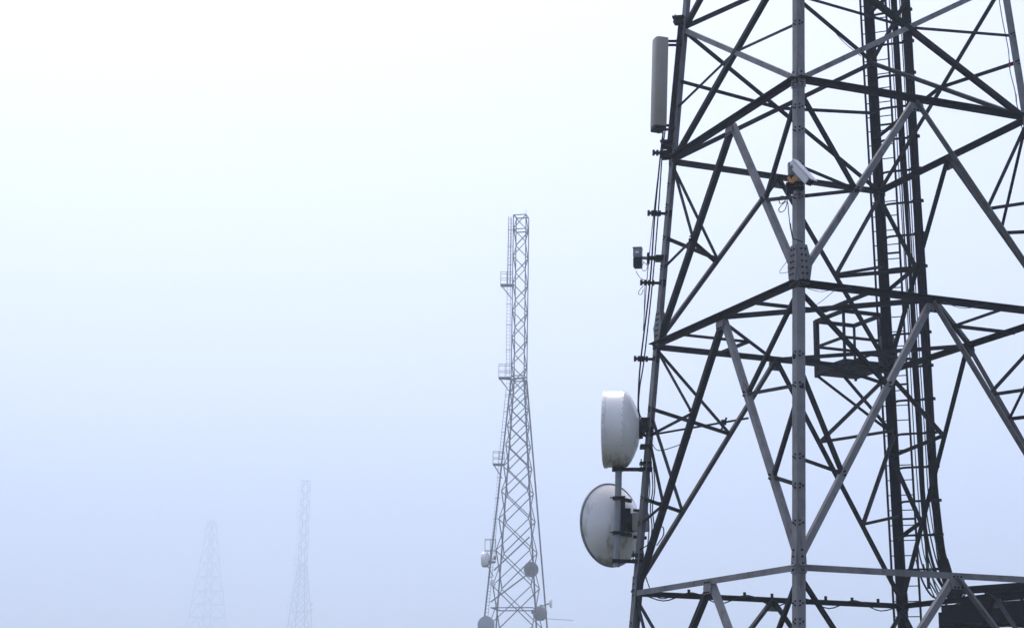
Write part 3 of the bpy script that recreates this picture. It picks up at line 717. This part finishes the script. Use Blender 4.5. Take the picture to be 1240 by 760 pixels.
# ------------------------------------------------------------------ towers in the mist
unit = {}
def far_tower(px, depth, label, legfn, levels, X_from, wd, yaw, ladder_side=None, plats=(), horiz=(), group='towers fading into the mist', scheme='x'):
    """legfn(py) -> half diagonal in pixels; LEVELS: picture heights of the panel points, top first"""
    ppm = F_PX / depth
    base = at(px, 740, depth)
    def axis(py):
        # height where the vertical axis shows at py
        lo, hi = -40.0, 900.0
        for _ in range(50):
            mid = (lo + hi) / 2; p = V((base.x, base.y, mid)) - EYE
            if 380 - F_PX * p.dot(UP) / p.dot(fw) > py: lo = mid
            else: hi = mid
        return lo
    t = thing('lattice_tower', label, 'tower', (base.x, base.y, 0), group)
    Mi = Matrix.Translation(-t.location)
    def nd(k, py):
        z = axis(py); r = legfn(py) / ppm; a = yaw + k * math.pi / 2
        return V((base.x + r * math.cos(a), base.y + r * math.sin(a), z))
    def wlevel(py): return axis(py)
    for k in range(4):
        a, b = None, None
        bm = bmesh.new()
        pts = [nd(k, y) for y in X_from] + [nd(k, levels[-1])]
        pts[-1].z = max(pts[-1].z, 0)
        # down to the ground
        for a, b in zip(pts, pts[1:]): bar(bm, a, b, wd * (0.85 if b.z > pts[0].z * 0.4 and len(pts) == 3 else 1.3), wd * (0.85 if b.z > pts[0].z * 0.4 and len(pts) == 3 else 1.3), V((math.cos(yaw + k * 1.5708), math.sin(yaw + k * 1.5708), 0)))
        o = bm_obj('leg', bm, M_FAR, t); o.matrix_local = Mi
    for i in range(len(levels) - 1):
        yt, yb = levels[i], levels[i + 1]
        for k in range(4):
            a0, b0, a1, b1 = nd(k, yt), nd((k + 1) % 4, yt), nd(k, yb), nd((k + 1) % 4, yb)
            inn = V((base.x, base.y, a0.z)) - (a0 + b0) / 2
            if scheme == 'x':
                if yt < X_from[1] - 1:
                    prs = ((a0, b1),) if (i + k) % 2 else ((b0, a1),)
                else: prs = ((a0, b1), (b0, a1))
            else:
                m = (a0 + b0) / 2; prs = ((m, a1), (m, b1))
            for p, q in prs:
                angle('diagonal_brace', p, q, inn, UPV, wd, M_FAR, t, 0.15)
    for y in horiz:
        for k in range(4):
            a0, b0 = nd(k, y), nd((k + 1) % 4, y)
            angle('horizontal_beam', a0, b0, V((base.x, base.y, a0.z)) - (a0 + b0) / 2, UPV, wd * 1.15, M_FAR, t, 0.15)
    return t, nd, axis, Mi, ppm, base

# middle tower
MD = 240.0
def midR(py): return 11.6 if py < 460 else 11.6 + (py - 460) * 25.0 / 280
lv = [262 + 16.5 * i for i in range(13)]
y = 460.0
while y < 975:
    y += midR(y) * 1.42; lv.append(y)
mt, nd, axis, Mi, ppm, base = far_tower(624.8, MD, 'slender grey lattice tower in the middle distance with side ladder and small dishes', midR, lv, [262, 460], 0.125, rad(32) + math.pi,
                              horiz=(262, 279, 456, 460, 737))
# legs k: 0 = left near, 1 = right near, 2 = right far, 3 = left far   (angles 212, 302, 32, 122)
sidev = V((-math.cos(rad(10)), -math.sin(rad(10)) * 0.0, 0)).normalized()
def side(px_off, py, dy=0.0):
    p = nd(0, py); return p + V((px_off / ppm, dy, 0))
lad = ob('ladder', None, mt); lad.matrix_local = Mi
sides = [(266, -7), (345, -7.5), (452, -7), (470, -6), (555, -7), (655, -6.5), (760, -7), (900, -6)]
for off in (0, 4.2):
    bm = bmesh.new()
    tube(bm, [side(dx + 0.8 + off, y) for y, dx in sides], 0.032, 5); bm_obj('stringer', bm, M_FAR, lad)
def soff(py):
    for (a, da), (b, db) in zip(sides, sides[1:]):
        if a <= py <= b: return da + (db - da) * (py - a) / (b - a)
    return -8
rm = None; py = 268.0
while py < 880:
    a = side(soff(py) + 0.8, py); b = side(soff(py) + 4.2, py)
    if rm is None:
        bm = bmesh.new(); tube(bm, [V((0, 0, 0)), V((4.2 / ppm, 0, 0))], 0.022, 4); rm = bpy.data.meshes.new('rung'); bm.to_mesh(rm); bm.free(); rm.materials.append(M_FAR)
    o = ob('rung', rm, lad); o.location = a
    py += 4.2
for py in (280, 300, 322, 370, 395, 425, 480, 500, 525, 580, 605, 630, 700, 730):
    bm = bmesh.new(); bar(bm, side(soff(py), py), nd(0, py), 0.06, 0.06); bm_obj('ladder_bracket', bm, M_FAR, lad)
for i, (py, x0, x1, hh) in enumerate(((347, -15, 0, 15), (459, -15.5, 0, 16), (564, -13, 1, 15), (682, -12, 1, 27))):
    pf = ob('platform', None, mt); pf.matrix_local = Mi
    z = axis(py); zt = axis(py - hh); c0 = nd(0, py)
    def q(px_off, j, zz_): return V((c0.x + px_off / ppm, c0.y + 1.2 * j - 0.5, zz_))
    bm = bmesh.new(); box(bm, (q(x0, 0, z) + q(x1, 1, z)) / 2, V(((x1 - x0) / ppm / 2, 0, 0)), V((0, 0.6, 0)), UPV * 0.09); bm_obj('deck', bm, M_FAR, pf)
    for j in (0, 1):
        for xx in (x0, (x0 + x1) / 2, x1):
            bm = bmesh.new(); bar(bm, q(xx, j, z), q(xx, j, zt), 0.06, 0.06, V((1, 0, 0))); bm_obj('post', bm, M_FAR, pf)
        for f_ in (0.5, 1.0):
            bm = bmesh.new(); bar(bm, q(x0, j, z + (zt - z) * f_), q(x1, j, z + (zt - z) * f_), 0.06, 0.06); bm_obj('rail', bm, M_FAR, pf)
        bm = bmesh.new(); bar(bm, q(x0 + 1, j, z), nd(0, py + 17) + V((0, 0, 0)), 0.07, 0.07); bm_obj('support_brace', bm, M_FAR, pf)
    for f_ in (0.5, 1.0):
        bm = bmesh.new(); bar(bm, q(x0, 0, z + (zt - z) * f_), q(x0, 1, z + (zt - z) * f_), 0.06, 0.06); bm_obj('rail', bm, M_FAR, pf)
# antenna rods on its top
for dx in (-6, -3.2):
    bm = bmesh.new(); tube(bm, [side(dx, 345), side(dx, 264)], 0.05, 6); o = bm_obj('whip_antenna', bm, M_FAR, mt); o.matrix_local = Mi
bm = bmesh.new(); tube(bm, [nd(1, 300), nd(1, 257)], 0.03, 6); o = bm_obj('whip_antenna', bm, M_FAR, mt); o.matrix_local = Mi
bm = bmesh.new(); tube(bm, [nd(0, 692), nd(1, 652)], 0.1, 6); tube(bm, [nd(0, 730), nd(1, 694)], 0.1, 6); o = bm_obj('cable_run', bm, M_FAR, mt); o.matrix_local = Mi

def small_dish(px, py, rp, axis_dir, m, label, depth_off=0.0, drum=0.0, target=None):
    c = at(px, py, (nd(0, py) - EYE).dot(fw) + depth_off); ax = V(axis_dir).normalized(); R_ = rp / ppm
    t = thing('small_dish', label, 'dish', c, None); Mi2 = Matrix.Translation(-c)
    bm = bmesh.new()
    prof = [(drum + 0.06, 0.05), (drum + 0.04, R_ * 0.6), (drum, R_), (0, R_ * 1.02)] + [(-R_ * 0.42 * (1 - (k / 5) ** 2), R_ * k / 5) for k in (4, 3, 2, 1)] + [(-R_ * 0.43, 0.03)]
    lathe(bm, c, ax, prof, 28); o = bm_obj('reflector', bm, m, t, smooth=True); o.matrix_local = Mi2
    tg = target if target is not None else nd(0, py)
    bm = bmesh.new(); bar(bm, c - ax * R_ * 0.4, tg, 0.12, 0.14); box(bm, tg, (0.15, 0, 0), (0, 0.15, 0), (0, 0, 0.25)); o = bm_obj('mount', bm, M_FAR, t); o.matrix_local = Mi2
    return t
small_dish(590, 677, 9.2, (-1, 0.25, 0), M_WHITE, 'white drum dish on the left side of the middle tower under its lowest platform', 0, 0.62, nd(0, 677))
small_dish(597, 706, 3.8, (-0.5, -0.9, 0), M_WHITE, 'tiny white dish on the left leg of the middle tower', -0.3, 0.1, nd(0, 706))
small_dish(643, 689, 9.2, (0.35, -1, 0), M_DISHGREY, 'dull grey round dish on the right leg of the middle tower', -0.5, 0.15, nd(1, 689))
small_dish(652, 742, 8.5, (0.7, 0.9, 0), M_DISHGREY, 'dull grey drum dish on the lower right of the middle tower', 0, 0.7, nd(1, 742))
small_dish(667, 730, 5.4, (1, -0.25, 0), M_WHITE, 'small pale dish sticking out on the lower right of the middle tower', 0, 0.1, nd(2, 732))
small_dish(589, 756, 10.3, (-0.35, -1, 0), mat('pale_blue_grey_radome', (0.3, 0.33, 0.38), 0.5, 0, 0.05, 1), 'pale blue grey round dish at the lower left of the middle tower', -1.0, 0.3, nd(0, 756))
c = nd(2, 748); t = thing('yagi_antenna', 'thin horizontal rod antenna at the lower right of the middle tower', 'antenna', c); Mi2 = Matrix.Translation(-c)
a = at(660, 748.5, (c - EYE).dot(fw)); b = at(694, 750.5, (c - EYE).dot(fw))
bm = bmesh.new(); tube(bm, [c, a, b], 0.035, 6); o = bm_obj('boom', bm, M_FAR, t); o.matrix_local = Mi2
bm = bmesh.new(); tube(bm, [a + V((.2, 0, 0.9)), a + V((.2, 0, -0.8))], 0.045, 6); o = bm_obj('mast', bm, M_FAR, t); o.matrix_local = Mi2
for k in range(5):
    bm = bmesh.new(); q = lerp(a, b, 0.25 + k * 0.18); tube(bm, [q + V((0, -0.25, 0)), q + V((0, 0.25, 0))], 0.02, 5); o = bm_obj('element', bm, M_FAR, t); o.matrix_local = Mi2

# second tower, small and faint
FD = 1620.0
def farR(py): return 5.9 if py < 684 else 5.9 + (py - 684) * 12.6 / 140
lv = [583 + 8.5 * i for i in range(13)]
y = lv[-1]
while y < 975:
    y += farR(y) * 1.42; lv.append(y)
ft, nd, axis, Mi, ppm, base = far_tower(364.0, FD, 'faint slender lattice tower in the mist, left of the middle tower', farR, lv, [582, 684], 0.45, rad(28) + math.pi, horiz=(582, 684, 740))
for i, (py, x0, x1) in enumerate(((684, -6, 0), (738, -6, 0), (626, -4, 0))):
    pf = ob('platform', None, ft); pf.matrix_local = Mi
    z, zt, c0 = axis(py), axis(py - 7), nd(0, py)
    bm = bmesh.new(); box(bm, V((c0.x + (x0 + x1) / 2 / ppm, c0.y, z)), V(((x1 - x0) / 2 / ppm, 0, 0)), V((0, 0.7, 0)), UPV * 0.12); bm_obj('deck', bm, M_FAR, pf)
    for j in (-0.7, 0.7):
        for xx in (x0, x1):
            bm = bmesh.new(); bar(bm, V((c0.x + xx / ppm, c0.y + j, z)), V((c0.x + xx / ppm, c0.y + j, zt)), 0.12, 0.12, V((1, 0, 0))); bm_obj('post', bm, M_FAR, pf)
        bm = bmesh.new(); bar(bm, V((c0.x + x0 / ppm, c0.y + j, zt)), V((c0.x + x1 / ppm, c0.y + j, zt)), 0.12, 0.12); bm_obj('rail', bm, M_FAR, pf)
bm = bmesh.new(); tube(bm, [nd(0, 590) + V((-3 / ppm, 0, 0)), nd(0, 684) + V((-3 / ppm, 0, 0)), nd(0, 800) + V((-3 / ppm, 0, 0))], 0.14, 6); o = bm_obj('ladder', bm, M_FAR, ft); o.matrix_local = Mi
small_dish(377, 731, 2.2, (1, 0, 0), M_DISHGREY, 'upper small dish on the right of the faint slender tower', 0, 0.8, nd(2, 731))
small_dish(377, 738.5, 2.2, (1, 0, 0), M_DISHGREY, 'lower small dish on the right of the faint slender tower', 0, 0.8, nd(2, 738))

# third tower, broad and faintest
def f3R(py):
    K = [(560, 2), (600, 3.2), (640, 6.5), (680, 12), (698, 14.5), (715, 18), (747, 22), (970, 60)]
    for (a, ra), (b, rb) in zip(K, K[1:]):
        if py <= b: return ra + (rb - ra) * (py - a) / (b - a)
    return 60
lv = [630, 645, 662, 681, 698, 715, 731, 747, 766, 790, 820, 860, 910, 960]
t3, nd, axis, Mi, ppm, base = far_tower(251.0, 2120.0, 'broad lattice tower almost lost in the mist, farthest left', f3R, lv, lv[:-1], 0.65, rad(20) + math.pi, horiz=lv[3:10], scheme='k')

# ------------------------------------------------------------------ haze
bm = bmesh.new(); box(bm, (0, 1000, 187.5), (2300, 0, 0), (0, 1950, 0), (0, 0, 192.5))
hz = bm_obj('haze', bm, None or M_STEEL); hz.data.materials.clear()
hm = bpy.data.materials.new('haze'); hm.use_nodes = True; hn = hm.node_tree; hn.nodes.clear()
ho = hn.nodes.new('ShaderNodeOutputMaterial'); hv = hn.nodes.new('ShaderNodeVolumePrincipled')
hv.inputs['Color'].default_value = (0.745, 0.863, 1.0, 1); hv.inputs['Density'].default_value = 0.00115; hv.inputs['Anisotropy'].default_value = 0.3
hn.links.new(hv.outputs[0], ho.inputs['Volume'])
hz.data.materials.append(hm); hz['kind'] = 'stuff'
